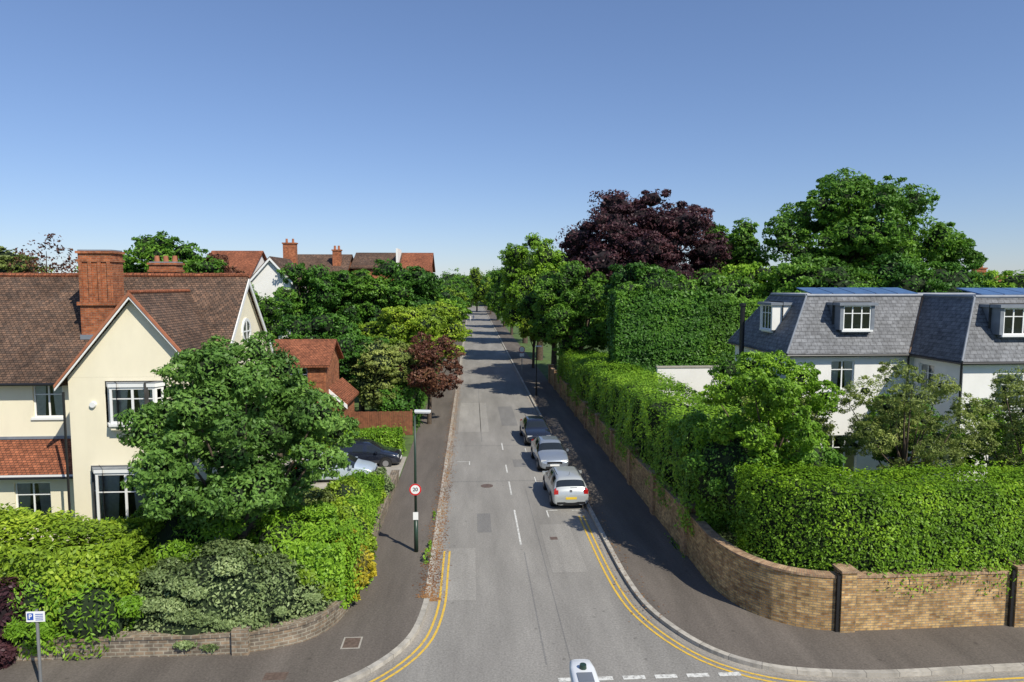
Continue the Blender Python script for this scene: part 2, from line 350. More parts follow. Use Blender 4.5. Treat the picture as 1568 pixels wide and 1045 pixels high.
def hedge(name,path,hw,z0,z1,n,leaf,pal,seed,amp=.16,core=True,aspect=.5,align=.6,z1b=None,top_soft=0.15,fringe=0):
    pts=catmull(path); A=np.array([[p.x,p.y] for p in pts]); seg=np.diff(A,axis=0); Ln=np.linalg.norm(seg,axis=1); cum=np.concatenate([[0],np.cumsum(Ln)]); T=cum[-1]
    def nrm(kk):
        kk0=max(kk-1,0);kk1=min(kk,len(seg)-1); dv=seg[kk0]/Ln[kk0]+seg[kk1]/Ln[kk1]; dv/=np.linalg.norm(dv); return np.array([-dv[1],dv[0]])
    VN=np.array([nrm(k) for k in range(len(pts))])
    r=np.random.default_rng(seed); t=r.random(n)*T; i=np.clip(np.searchsorted(cum,t)-1,0,len(seg)-1)
    f=(t-cum[i])/Ln[i]; P2=A[i]+seg[i]*f[:,None]
    nr=VN[i]*(1-f)[:,None]+VN[i+1]*f[:,None]; nr/=np.linalg.norm(nr,axis=1)[:,None]
    zt=np.full(n,float(z1)) if z1b is None else z1+(z1b-z1)*t/T
    h=zt-z0; side=2*h; w=side/(side+2*hw)
    u=r.random(n); isside=u<w; sg=np.where(r.random(n)<.5,1,-1)
    q=r.random(n)
    off=np.where(isside,sg*hw,(q*2-1)*hw); zz=np.where(isside,z0+q*h,zt)
    e=np.clip((zz-(zt-.45))/.45,0,1); off=np.where(isside,off*(1-.2/hw*e**2),off)
    e2=np.clip((abs(off)-(hw-.45))/.45,0,1); zz=np.where(isside,zz,zz-top_soft*e2**2)
    Nm=np.zeros((n,3)); Nm[:,0]=np.where(isside,nr[:,0]*sg,0); Nm[:,1]=np.where(isside,nr[:,1]*sg,0); Nm[:,2]=np.where(isside,.1,1)
    P=np.stack([P2[:,0]+nr[:,0]*off,P2[:,1]+nr[:,1]*off,zz],axis=1)
    if fringe:
        P[:,2]-=np.where(isside,(1-q)**4*fringe*(1+pnoise(P,2.2,seed+9)),0)
    ne=int(n*2*hw*(z1-z0)*2/(T*(2*(z1-z0)+2*hw)))+10
    for (e0,sgn,k) in((A[0],-1,0),(A[-1],1,-1)):
        dd=seg[k]/Ln[k]; nn=np.array([-dd[1],dd[0]]); ztop=z1 if (k==0 or z1b is None) else z1b
        a=(r.random(ne)*2-1)*hw; zc=z0+r.random(ne)*(ztop-z0)
        Pe=np.stack([e0[0]+nn[0]*a,e0[1]+nn[1]*a,zc],axis=1); Ne=np.tile(np.array([dd[0]*sgn,dd[1]*sgn,.1]),(ne,1))
        P=np.concatenate([P,Pe]);Nm=np.concatenate([Nm,Ne])
    nt_=len(P); disp=amp*pnoise(P,1.5,seed+1)+amp*.55*pnoise(P,4.5,seed+2)-.12*r.random(nt_)+.28*r.random(nt_)**8
    P=P+Nm*disp[:,None]
    b=B(name); b.extra.append(leafmesh('foliage',P,Nm,leaf,seed,L[pal],align=align,aspect=aspect,droop=.15))
    if core:  # dark box added inside the hedge to block light
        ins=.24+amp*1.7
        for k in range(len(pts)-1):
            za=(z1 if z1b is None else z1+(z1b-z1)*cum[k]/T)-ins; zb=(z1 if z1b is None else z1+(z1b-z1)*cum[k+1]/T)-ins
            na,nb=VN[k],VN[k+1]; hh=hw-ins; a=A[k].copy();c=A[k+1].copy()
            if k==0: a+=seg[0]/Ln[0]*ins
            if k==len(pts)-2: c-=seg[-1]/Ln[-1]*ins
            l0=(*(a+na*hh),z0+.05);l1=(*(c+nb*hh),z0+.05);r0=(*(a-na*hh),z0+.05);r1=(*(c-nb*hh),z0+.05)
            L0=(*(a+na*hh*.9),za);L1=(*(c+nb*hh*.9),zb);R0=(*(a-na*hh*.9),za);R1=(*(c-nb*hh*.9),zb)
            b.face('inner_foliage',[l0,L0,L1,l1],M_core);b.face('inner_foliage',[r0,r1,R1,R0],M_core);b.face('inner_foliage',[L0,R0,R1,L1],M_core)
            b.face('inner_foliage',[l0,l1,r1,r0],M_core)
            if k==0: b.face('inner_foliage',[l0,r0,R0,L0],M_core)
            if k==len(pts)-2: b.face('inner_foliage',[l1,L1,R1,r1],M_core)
    return b.finish()
# ------------------------------------------------------------ ground, roads, kerbs
b=B('ground'); b.face('ground',[(-2500,-300,0),(2500,-300,0),(2500,4000,0),(-2500,4000,0)],M_grass); b.finish()
b=B('road'); b.face('road',[(-80,9,.004),(80,9,.004),(80,24,.004),(-80,24,.004)],M_as)
b.face('road',[(-6,24,.004),(10,24,.004),(10,340,.004),(-6,340,.004)],M_as); b.finish()
RK=catmull([(60,16.9),(22,16.95),(15,16.95),(10.9,16.85),(8.42,17.2),(7.04,18.0),(6.16,19.3),(5.55,21.2),(5.35,24),(5.35,30),(5.35,330)],.35)
LK=catmull([(-60,16.3),(-20,16.3),(-8,16.35),(-4.6,16.7),(-3.27,17.4),(-2.28,18.5),(-1.73,19.7),(-1.47,21.6),(-1.45,24),(-1.45,30),(-1.45,330)],.35)
RW=catmull([(60,19.15),(16.3,19.15),(10.9,19.12),(9.5,19.65),(8.6,20.8),(8.22,22.4),(8.2,24),(8.2,72)],.35)
LW=catmull([(-60,18.8),(-9.9,18.85),(-6.6,18.9),(-4.9,19.45),(-4.1,20.7),(-3.9,22.6),(-3.9,35.8)],.35)
def normals(path):
    out=[]
    for i in range(len(path)):
        a=path[max(i-1,0)];c=path[min(i+1,len(path)-1)]; d=(c-a).normalized(); out.append(Vector((-d.y,d.x,0)))
    return out
def ribbon(b,k,path,d0,d1,z,mat,zb=None,cond=None):
    nn=normals(path); acc=0
    for i in range(len(path)-1):
        p,q=path[i],path[i+1]; l=(q-p).length; u0,u1=acc,acc+l; acc+=l
        if cond and not cond(p,q): continue
        a0=p+nn[i]*d0;a1=q+nn[i+1]*d0;c0=p+nn[i]*d1;c1=q+nn[i+1]*d1
        Z=lambda v,zz:(v.x,v.y,zz)
        top=[Z(a0,z),Z(a1,z),Z(c1,z),Z(c0,z)]; uv=[(u0,0.05),(u1,0.05),(u1,.05+abs(d1-d0)),(u0,.05+abs(d1-d0))]
        if (d1<d0): top=top[::-1]; uv=uv[::-1]
        b.face(k,top,mat,uv)
        if zb is not None:
            for (x0,x1) in((a0,a1),(c0,c1)):
                b.face(k,[Z(x0,zb),Z(x1,zb),Z(x1,z),Z(x0,z)],mat,[(u0,zb+.05),(u1,zb+.05),(u1,z+.05),(u0,z+.05)])
b=B('kerb'); ribbon(b,'kerb',RK,0,-.17,.125,M_kerb,zb=0.0); ribbon(b,'kerb_l',LK,0,.17,.125,M_kerb,zb=0.0); b.finish()
b=B('gutter'); ribbon(b,'g',RK,.22,0.0,.008,M_gut); ribbon(b,'g2',LK,-.22,0.0,.008,M_gut); b.finish()
def poly(name,P,z,mat):
    bm=bmesh.new(); vs=[bm.verts.new((p.x,p.y,z)) for p in P]
    f=bm.faces.new(vs); bm.normal_update()
    if f.normal.z<0: f.normal_flip()
    bmesh.ops.triangulate(bm,faces=[f]); me=bpy.data.meshes.new(name); bm.to_mesh(me); bm.free(); me.materials.append(mat)
    ob=bpy.data.objects.new(name,me); sc.collection.objects.link(ob)
def pavement(name,K,W,sgn):
    nn=normals(K); pts=[p+n*sgn*.17 for p,n in zip(K,nn)]
    outer=[p.copy() for p in W]; outer.append(Vector((W[-1].x,330,0)))
    poly(name,pts+outer[::-1],.118,M_pave)
pavement('pavement',RK,RW,-1); pavement('pavement',LK,LW,1)
b=B('pavement'); b.box('near',-80,80,3,9,0,.12,M_pave); b.finish()
def garden(name,W,xs,mat): poly(name,[p.copy() for p in W]+[Vector((W[-1].x,330,0)),Vector((xs,330,0))],.09,mat)
garden('garden_lawn',RW,60,M_grass); garden('garden_lawn',LW,-60,M_grass)
b=B('yellow_lines')
for d in (.30,.50):
    ribbon(b,'r',RK,d+.075,d,.012,M_yel,cond=lambda p,q:q.y<31.5 or p.y<24)
    ribbon(b,'l',LK,-d-.075,-d,.012,M_yel,cond=lambda p,q:q.y<26.6)
b.finish()
b=B('white_road_markings')
def mark(x0,x1,y0,y1): b.face('m',[(x0,y0,.013),(x1,y0,.013),(x1,y1,.013),(x0,y1,.013)],M_wht)
for (a,c) in((26.7,31),(33.3,35.6),(37.3,39.0),(42.6,44.5)): mark(1.90,1.98,a,c)
for i in range(9):
    x=2.25+i*.87
    if x<7: mark(x,x+.6,17.15,17.33)
for i in range(3): mark(3.9+i*.87,4.5+i*.87,16.75,16.9)
mark(3.4,3.46,29.9,30.8);mark(3.4,3.95,30.8,30.87);mark(4.6,5.1,30.75,30.82)
mark(3.35,3.40,35.3,36.4);mark(3.35,3.40,42,43)
mark(-.9,-.2,39.8,39.86);mark(-.2,-.14,39.1,39.86)
b.finish()
b=B('asphalt_patches')
def pt(x0,x1,y0,y1,m=None): b.face('m',[(x0,y0,.0085),(x1,y0,.0085),(x1,y1,.0085),(x0,y1,.0085)],m or M_patch)
pt(.2,.8,28.2,30.6);pt(-1.2,5.3,35.7,35.78);pt(2.7,2.73,18,34);pt(-.9,3,43.8,43.88);pt(2.4,3.4,38.5,40.2);pt(2.0,2.04,18,26);pt(.6,.64,45,70)
pt(-1.1,.1,22,26.5,M_patch2);pt(2.9,4.2,24,29,M_patch2);pt(-1.0,1.2,48,60,M_patch2);pt(2.2,3.4,50,58,M_patch)
b.finish()
b=B('manhole_cover'); b.cyl('c',(.75,34.9,.0),(.75,34.9,.016),.32,.32,M_iron,20); b.finish()
b=B('manhole_cover'); b.box('c',3.2,3.5,27.2,27.5,0,.016,M_iron); b.finish()
b=B('inspection_cover'); b.box('c',-3.75,-3.3,19.0,19.55,.10,.124,M_iron); b.box('f',-3.8,-3.25,18.95,19.6,.10,.121,M_conc); b.finish()
b=B('inspection_cover'); b.box('c',-5.55,-4.95,17.5,17.85,.10,.124,M_iron); b.finish()
r=np.random.default_rng(5); n=5200
x=-1.45+.35*r.normal(size=n)*.55; y=22+60*r.random(n)**1.5; z=np.where(x<-1.45,.135,.02)
leafmesh('fallen_leaves',np.stack([x,y,z],1),np.tile(np.array([0,0,1.]),(n,1)),.09,4,M_litter,align=.95,droop=0)
r=np.random.default_rng(6); n=1100
x=5.45+.3*r.normal(size=n); y=20+47*r.random(n); z=np.where(x>5.35,.135,.02)
leafmesh('fallen_leaves',np.stack([x,y,z],1),np.tile(np.array([0,0,1.]),(n,1)),.08,14,M_litter,align=.95,droop=0)
b=B('driveway'); b.face('d',[(-14,34.5,.124),(-3.95,34.5,.124),(-3.95,40.8,.124),(-14,40.8,.124)],M_conc); b.finish()
# ------------------------------------------------------------ walls
def wallribbon(name,path,th,h,mat,cop,sgn):
    b=B(name); ribbon(b,'bricks',path,0,sgn*th,h,mat,zb=.05)
    ribbon(b,'coping',path,-sgn*.03,sgn*(th+.03),h+.075,cop,zb=h+.003)
    return b
wb=wallribbon('brick_boundary_wall',RW,.3,1.75,M_stock,M_cop,-1)
for yv in np.arange(25,72,4.6): wb.box('piers',8.08,8.6,yv,yv+.5,.05,1.98,M_stock2); wb.box('piers',8.03,8.65,yv-.05,yv+.55,1.983,2.05,M_cop)
for xv in (10.95,16.4,22,28):
    wb.box('piers',xv,xv+.45,19.0,19.5,.05,1.95,M_stock); wb.box('piers',xv-.04,xv+.49,18.96,19.54,1.953,2.02,M_cop)
    wb.box('drain_strip',xv-.12,xv-.03,19.04,19.13,.1,1.9,M_black)
wb.finish()
wb=wallribbon('rubble_garden_wall',LW,.35,.62,M_rub,M_rub,1)
wb.box('piers',-6.75,-6.3,18.75,19.25,.05,.85,M_rub); wb.finish()
# ------------------------------------------------------------ windows
def wall(b,k,P,u,n,a0,a1,z0,z1,holes,mat,rev=.12):
    P=Vector(P);u=Vector(u);n=Vector(n);Z=Vector((0,0,1))
    xs=sorted({a0,a1,*[h[0] for h in holes],*[h[1] for h in holes]}); zs=sorted({z0,z1,*[h[2] for h in holes],*[h[3] for h in holes]})
    f=lambda a,d,z:P+u*a+n*d+Z*z
    for i in range(len(xs)-1):
        for j in range(len(zs)-1):
            cx=(xs[i]+xs[i+1])/2;cz=(zs[j]+zs[j+1])/2
            if any(h[0]<cx<h[1] and h[2]<cz<h[3] for h in holes): continue
            b.face(k,[f(xs[i],0,zs[j]),f(xs[i+1],0,zs[j]),f(xs[i+1],0,zs[j+1]),f(xs[i],0,zs[j+1])],mat)
    for h in holes:
        x0,x1,y0,y1=h[:4]
        b.face(k,[f(x0,0,y0),f(x0,0,y1),f(x0,-rev,y1),f(x0,-rev,y0)],mat);b.face(k,[f(x1,0,y0),f(x1,-rev,y0),f(x1,-rev,y1),f(x1,0,y1)],mat)
        b.face(k,[f(x0,0,y1),f(x1,0,y1),f(x1,-rev,y1),f(x0,-rev,y1)],mat);b.face(k,[f(x0,0,y0),f(x0,-rev,y0),f(x1,-rev,y0),f(x1,0,y0)],mat)
def window(b,P,u,n,a0,a1,z0,z1,cols=2,bars=1,inset=.08,back=.7,sill=True,curt=True,fw=.06,fm=None):
    fm=fm or M_wp
    o=lambda k,x0,x1,d0,d1,y0,y1,m:b.obox(k,P,u,n,x0,x1,d0,d1,y0,y1,m)
    d0,d1=-inset-.05,-inset
    o('window_frames',a0,a1,d0,d1,z1-fw,z1,fm);o('window_frames',a0,a1,d0,d1,z0,z0+fw,fm)
    o('window_frames',a0,a0+fw,d0,d1,z0+fw,z1-fw,fm);o('window_frames',a1-fw,a1,d0,d1,z0+fw,z1-fw,fm)
    for i in range(1,cols):
        x=a0+(a1-a0)*i/cols; o('window_frames',x-fw*.5,x+fw*.5,d0,d1-.004,z0+fw,z1-fw,fm)
    for i in range(1,bars+1):
        z=z0+(z1-z0)*(i/(bars+1) if bars>1 else .68); o('window_frames',a0+fw,a1-fw,d0+.01,d1-.01,z-.02,z+.02,fm)
    P=Vector(P);u=Vector(u);n=Vector(n);Z=Vector((0,0,1)); f=lambda a,d,z:P+u*a+n*d+Z*z
    dg=-inset-.03; b.face('glass',[f(a0,dg,z0),f(a1,dg,z0),f(a1,dg,z1),f(a0,dg,z1)],M_glass)
    db=-inset-back; b.face('interior',[f(a0-.3,db,z0-.2),f(a1+.3,db,z0-.2),f(a1+.3,db,z1+.2),f(a0-.3,db,z1+.2)],M_dark)
    if curt:
        w=(a1-a0)*.33; dc=-inset-.06
        b.face('curtains',[f(a0,dc,z0),f(a0+w,dc,z0),f(a0+w*1.2,dc,z1),f(a0,dc,z1)],M_curt);b.face('curtains',[f(a1-w,dc,z0),f(a1,dc,z0),f(a1,dc,z1),f(a1-w*1.2,dc,z1)],M_curt)
    if sill: o('sills',a0-.08,a1+.08,-.02,.07,z0-.09,z0-.003,fm)
X=(1,0,0);FR=(0,-1,0)
# ------------------------------------------------------------ left cream house
h=B('cream_gabled_house')
wall(h,'walls',(0,29,0),X,FR,-32,-15.4,2.9,6.8,[(-18.1,-16.9,5.0,6.4),(-21.1,-19.7,5.0,6.4),(-25,-23.5,5,6.4)],M_cream)
for a in((-18.1,-16.9),(-21.1,-19.7),(-25,-23.5)): window(h,(0,29,0),X,FR,a[0],a[1],5,6.4,2,1)
wall(h,'walls',(0,28,0),X,FR,-32,-15.4,.1,3.0,[(-18.4,-17.0,.9,2.55),(-21.5,-20,.9,2.55)],M_cream)
window(h,(0,28,0),X,FR,-18.4,-17,.9,2.55,2,1);window(h,(0,28,0),X,FR,-21.5,-20,.9,2.55,2,1)
h.prism('porch_roof',[(-32,27.6,2.95),(-15.45,27.6,2.95),(-15.45,28.99,4.1),(-32,28.99,4.1)],(0,0,-.1),M_tile2)
h.box('fascia',-32,-15.45,27.55,27.6,2.78,2.96,M_wp)
h.box('lead_flashing',-32,-15.45,28.93,28.985,4.11,4.22,M_lead)
wall(h,'walls',(0,26.8,0),X,FR,-15.4,-10.35,.1,6.95,[],M_cream)
h.prism('walls',[(-15.4,26.8,6.953),(-10.35,26.8,6.953),(-12.86,26.8,10.0)],(0,.2,0),M_cream)
h.face('walls',[(-15.4,29,.1),(-15.4,26.8,.1),(-15.4,26.8,7),(-15.4,29,7)],M_cream)
h.face('walls',[(-10.35,26.8,.1),(-10.35,29.2,.1),(-10.35,29.2,7),(-10.35,26.8,7)],M_cream)
th=-.13
h.prism('roof',[(-15.75,26.55,6.72),(-12.86,26.55,10.2),(-12.86,32.1,10.2),(-15.75,28.75,6.72)],(0,0,th),M_tile)
h.prism('roof',[(-9.97,26.55,6.72),(-9.97,28.75,6.72),(-12.86,32.1,10.2),(-12.86,26.55,10.2)],(0,0,th),M_tile)
for sg in(-1,1):
    e=-12.86+sg*2.89
    h.prism('bargeboards',[(e,26.5,6.56),(-12.86,26.5,10.04),(-12.86,26.5,9.95),(e,26.5,6.47)],(0,.05,0),M_wp)
    h.prism('bargeboards',[(e,26.47,6.70),(-12.86,26.47,10.22),(-12.86,26.47,10.06),(e,26.47,6.58)],(0,.08,0),M_pot)
h.cyl('ridge_tiles',(-12.86,26.5,10.2),(-12.86,32,10.2),.08,.08,M_tile2,8)
h.prism('walls',[(-10.6,29,.1),(-10.6,36.4,.1),(-10.6,36.4,6.9),(-10.6,32.7,10.7),(-10.6,29,6.9)],(-.25,0,0),M_cream)
h.face('walls',[(-10.6,36.4,.1),(-32,36.4,.1),(-32,36.4,6.9),(-10.6,36.4,6.9)],M_cream)
h.prism('roof',[(-33,28.55,6.55),(-10.4,28.55,6.55),(-10.4,32.7,10.9),(-33,32.7,10.9)],(0,0,th),M_tile)
h.prism('roof',[(-10.4,36.85,6.55),(-33,36.85,6.55),(-33,32.7,10.9),(-10.4,32.7,10.9)],(0,0,th),M_tile)
for i in range(74): h.cyl('ridge_tiles',(-33+i*.306,32.7,10.90),(-33+i*.306+.29,32.7,10.91),.11,.12,M_tile2,8)
for (s0,s1) in((28.55,32.7),(36.85,32.7)):
    h.prism('bargeboards',[(-10.42,s0,6.4),(-10.42,s1,10.75),(-10.42,s1,10.5),(-10.42,s0,6.15)],(.06,0,0),M_wp)
h.cyl('gutters',(-33,28.5,6.45),(-15.6,28.5,6.45),.06,.06,M_black,8)
for (xx,s0) in((-15.62,28.9),):
    h.cyl('gutters',(xx,s0,.3),(xx,s0,6.0),.05,.05,M_black,8); h.box('gutters',xx-.13,xx+.13,s0-.15,s0+.1,6.0,6.3,M_black)
h.cyl('gutters',(-15.55,26.72,.3),(-15.55,26.72,6.4),.045,.045,M_black,8)
h.cyl('gutters',(-33,27.52,2.85),(-15.5,27.52,2.85),.05,.05,M_black,8)
n_=20
for i in range(n_):
    a=2*math.pi*i/n_;c=2*math.pi*(i+1)/n_; ra,rb,dx=.62,.48,.06
    pts=[(-10.6+dx,32.7+ra*math.cos(a),8.3+ra*math.sin(a)),(-10.6+dx,32.7+ra*math.cos(c),8.3+ra*math.sin(c)),(-10.6+dx,32.7+rb*math.cos(c),8.3+rb*math.sin(c)),(-10.6+dx,32.7+rb*math.cos(a),8.3+rb*math.sin(a))]
    h.prism('round_window',pts,(-.1,0,0),M_wp)
h.cyl('round_window',(-10.62,32.7,8.3),(-10.58,32.7,8.3),.48,.48,M_cglass,20)
h.box('round_window',-10.57,-10.54,32.67,32.73,7.8,8.8,M_wp);h.box('round_window',-10.572,-10.545,32.2,33.2,8.27,8.33,M_wp)
def bay(c,w,z0,z1,proj,zb):
    fwid=w/2-proj*.7; s0=26.8
    A=(c-w/2,s0-.02,0);Bp=(c-fwid,s0-proj,0);C=(c+fwid,s0-proj,0);D=(c+w/2,s0-.02,0)
    window(h,(c,s0-proj,0),X,FR,-fwid,fwid,z0,z1,2,1,inset=0,back=.3,sill=False,curt=True,fw=.09)
    for p,q in((A,Bp),(C,D)):
        v=Vector(q)-Vector(p); l=v.length; u=v/l; nn=Vector((u.y,-u.x,0))
        window(h,p,u,nn,0,l,z0,z1,1,1,inset=0,back=.2,sill=False,curt=False,fw=.09)
    def ring(off,za,zt,mat):
        pts=[(c-w/2-off,s0-.01,zt),(c-fwid-off*.6,s0-proj-off,zt),(c+fwid+off*.6,s0-proj-off,zt),(c+w/2+off,s0-.01,zt)]
        h.prism('bay',pts,(0,0,za-zt),mat)
    ring(.05,z1+.003,z1+.15,M_wp); ring(.06,z1+.153,z1+.17,M_lead); ring(.07,z0-.1,z0-.003,M_wp); ring(.0,zb,z0-.103,M_cream)
bay(-12.9,2.1,5.2,6.6,.3,4.95); bay(-13.2,2.9,1.0,3.35,.5,.1)
h.cyl('alarm_box',(-14.5,26.8,5.9),(-14.5,26.7,5.9),.13,.11,M_wp,12)
h.finish()
def chimney(name,o,s,w,d,z0,z1,npots,mat=M_red,pots=.35,ribs=0):
    c=B(name); c.box('stack',o-w/2,o+w/2,s-d/2,s+d/2,z0,z1,mat)
    c.box('corbel',o-w/2-.06,o+w/2+.06,s-d/2-.06,s+d/2+.06,z1-.35,z1-.24,mat)
    c.box('corbel',o-w/2-.07,o+w/2+.07,s-d/2-.07,s+d/2+.07,z1+.003,z1+.1,mat)
    c.box('flaunching',o-w/2,o+w/2,s-d/2,s+d/2,z1+.103,z1+.16,M_lead)
    for i in range(npots):
        x=o-w/2+w*(i+.5)/npots; c.cyl('pots',(x,s,z1+.16),(x,s,z1+.16+pots),.13,.11,M_pot,10)
    c.box('lead_flashing',o-w/2-.04,o+w/2+.04,s-d/2-.05,s-d/2-.003,z0,z0+.25,M_lead)
    if ribs:
        c.box('corbel',o-w/2-.09,o+w/2+.09,s-d/2-.09,s+d/2+.09,z0+1.5,z0+1.65,mat)
        for i in range(ribs):
            x=o-w/2+.05+(w-.22)*i/(ribs-1); c.box('ribs',x,x+.12,s-d/2-.085,s-d/2-.003,z0+1.66,z1-.36,mat)
    return c.finish()
chimney('brick_chimney',-15.95,30.6,1.38,.95,8.1,11.8,0,pots=.12,ribs=4)
chimney('brick_chimney',-15.2,35.2,1.3,.8,8.5,11.45,3,pots=.3)
# ------------------------------------------------------------ right white house
h=B('white_slate_roof_house')
ze,zt=7.1,9.9
O=[(15.3,32.2),(21.5,32.2),(21.5,28.6),(31,28.6),(31,39.8),(15.3,39.8)]
I=[(17.06,33.96),(23.26,33.96),(23.26,30.36),(29.24,30.36),(29.24,38.04),(17.06,38.04)]
for i in range(6):
    j=(i+1)%6
    h.face('roof',[(*O[i],ze),(*O[j],ze),(*I[j],zt),(*I[i],zt)],M_slate)
    h.cyl('hips',(*O[i],ze+.02),(*I[i],zt+.02),.05,.05,M_copper if i==1 else M_lead,8)
    h.cyl('hips',(*I[i],zt+.03),(*I[j],zt+.03),.08,.08,M_lead,8)
    h.cyl('gutters',(*O[i],ze-.08),(*O[j],ze-.08),.065,.065,M_black,8)
h.face('flat_roof',[(*p,zt) for p in I],M_blue)
h.face('soffit',[(*p,ze-.02) for p in O][::-1],M_wp)
for i in range(5): h.prism('solar_panels',[(17.5+i*1.15,34.3,zt+.14),(18.58+i*1.15,34.3,zt+.14),(18.58+i*1.15,36,zt+.42),(17.5+i*1.15,36,zt+.42)],(0,0,-.05),M_blue)
for i in range(4): h.prism('solar_panels',[(24+i*1.15,30.9,zt+.14),(25.08+i*1.15,30.9,zt+.14),(25.08+i*1.15,32.6,zt+.42),(24+i*1.15,32.6,zt+.42)],(0,0,-.05),M_blue)
wall(h,'walls',(0,32.5,0),X,FR,15.6,21.8,.1,ze-.02,[(17.7,18.9,5.3,6.75),(17.4,19.2,1,3)],M_white)
window(h,(0,32.5,0),X,FR,17.7,18.9,5.3,6.75,2,1); window(h,(0,32.5,0),X,FR,17.4,19.2,1,3,3,1)
wall(h,'walls',(0,28.9,0),X,FR,21.8,30.7,.1,ze-.02,[(23.4,24.6,5.0,6.5),(26.5,28,5,6.5),(23.2,25,1,3)],M_white)
for a in((23.4,24.6,5,6.5),(26.5,28,5,6.5),(23.2,25,1,3)): window(h,(0,28.9,0),X,FR,*a,2,1)
wall(h,'walls',(21.8,0,0),(0,-1,0),(-1,0,0),-32.5,-28.9,.1,ze-.02,[(-31.9,-30.8,5.3,6.7)],M_white)
window(h,(21.8,0,0),(0,-1,0),(-1,0,0),-31.9,-30.8,5.3,6.7,2,1)
wall(h,'walls',(15.6,0,0),(0,-1,0),(-1,0,0),-39.5,-32.5,.1,ze-.02,[(-37,-35.6,5.2,6.7),(-37,-35.6,1,3)],M_white)
window(h,(15.6,0,0),(0,-1,0),(-1,0,0),-37,-35.6,5.2,6.7,2,1);window(h,(15.6,0,0),(0,-1,0),(-1,0,0),-37,-35.6,1,3,2,1)
h.face('walls',[(15.6,39.5,.1),(30.7,39.5,.1),(30.7,39.5,ze),(15.6,39.5,ze)],M_white);h.face('walls',[(30.7,28.9,.1),(30.7,39.5,.1),(30.7,39.5,ze),(30.7,28.9,ze)],M_white)
def dormer(P,u,n,w,z0,z1,depth,cheek):
    a=w/2
    h.obox('dormers',P,u,n,-a,-a+.17,-depth,0,z0,z1,cheek);h.obox('dormers',P,u,n,a-.17,a,-depth,0,z0,z1,cheek)
    h.obox('dormers',P,u,n,-a-.1,a+.1,-depth,.12,z1+.003,z1+.14,M_lead)
    h.obox('dormers',P,u,n,-a+.17,a-.17,-depth,-.02,z0-.15,z0,cheek)
    window(h,P,u,n,-a+.17,a-.17,z0+.003,z1-.003,3,1,inset=.03,back=.5,sill=True,curt=False)
dormer((18.97,32.55,0),X,FR,1.75,8.25,9.45,1.6,M_lead); dormer((24.3,28.95,0),X,FR,1.75,8.25,9.45,1.6,M_lead); dormer((27.5,28.95,0),X,FR,1.5,8.25,9.45,1.6,M_lead)
dormer((15.7,35.6,0),(0,-1,0),(-1,0,0),1.5,8.1,9.4,1.6,M_white)
h.cyl('flue',(14.9,36.8,6),(14.9,36.8,9.3),.13,.13,M_black,10); h.cyl('flue',(14.9,36.8,9.3),(14.9,36.8,9.45),.18,.18,M_black,10)
for (xx,ss) in((21.6,28.75),(21.55,32.35),(15.5,32.35)): h.cyl('gutters',(xx,ss,.2),(xx,ss,ze-.1),.05,.05,M_black,8)
h.finish()
h=B('white_garden_wall'); h.box('wall',12.2,17.2,44,44.3,.1,5.0,M_white); h.box('coping',12.15,17.25,43.95,44.35,5.003,5.1,M_conc); h.finish()
# ------------------------------------------------------------ generic houses
def house(name,o,s,w,d,ze,zr,axis,rm,wm,chim=(),wins=True):
    h=B(name); x0,x1,y0,y1=o-w/2,o+w/2,s-d/2,s+d/2
    hs=[]
    if wins:
        nW=max(1,int(w/2.6))
        for i in range(nW):
            c=-w/2+w*(i+.5)/nW
            zz=1.0
            while zz+1.5<ze: hs.append((c-.55,c+.55,zz,zz+1.35)); zz+=2.9
    wall(h,'walls',(o,y0,0),X,FR,-w/2,w/2,.1,ze,hs,wm)
    for q in hs: window(h,(o,y0,0),X,FR,*q,2,1,curt=False)
    h.face('walls',[(x1,y0,.1),(x1,y1,.1),(x1,y1,ze),(x1,y0,ze)],wm);h.face('walls',[(x0,y1,.1),(x0,y0,.1),(x0,y0,ze),(x0,y1,ze)],wm);h.face('walls',[(x1,y1,.1),(x0,y1,.1),(x0,y1,ze),(x1,y1,ze)],wm)
    v=.3
    if axis=='x':
        h.prism('roof',[(x0-v,y0-v,ze-.15),(x1+v,y0-v,ze-.15),(x1+v,s,zr),(x0-v,s,zr)],(0,0,-.15),rm);h.prism('roof',[(x1+v,y1+v,ze-.15),(x0-v,y1+v,ze-.15),(x0-v,s,zr),(x1+v,s,zr)],(0,0,-.15),rm)
        for xx in(x0,x1): h.face('gables',[(xx,y0,ze),(xx,y1,ze),(xx,s,zr-.15)],wm)
    else:
        h.prism('roof',[(x0-v,y0-v,ze-.15),(o,y0-v,zr),(o,y1+v,zr),(x0-v,y1+v,ze-.15)],(0,0,-.15),rm);h.prism('roof',[(x1+v,y0-v,ze-.15),(x1+v,y1+v,ze-.15),(o,y1+v,zr),(o,y0-v,zr)],(0,0,-.15),rm)
        for yy in(y0,y1): h.face('gables',[(x0,yy,ze),(x1,yy,ze),(o,yy,zr-.15)],wm)
        for sg in(-1,1):
            e=o+sg*(w/2+v); h.prism('bargeboards',[(e,y0-v-.05,ze-.28),(o,y0-v-.05,zr-.13),(o,y0-v-.05,zr-.4),(e,y0-v-.05,ze-.55)],(0,.06,0),M_wp)
    for (co,cs,cw,z0,z1) in chim:
        h.box('chimneys',co-cw/2,co+cw/2,cs-.4,cs+.4,z0,z1,M_red);h.box('chimneys',co-cw/2-.08,co+cw/2+.08,cs-.48,cs+.48,z1+.003,z1+.15,M_red)
        for k in(-1,1): h.cyl('chimneys',(co+k*cw*.25,cs,z1+.15),(co+k*cw*.25,cs,z1+.6),.14,.12,M_pot,8)
    h.finish()
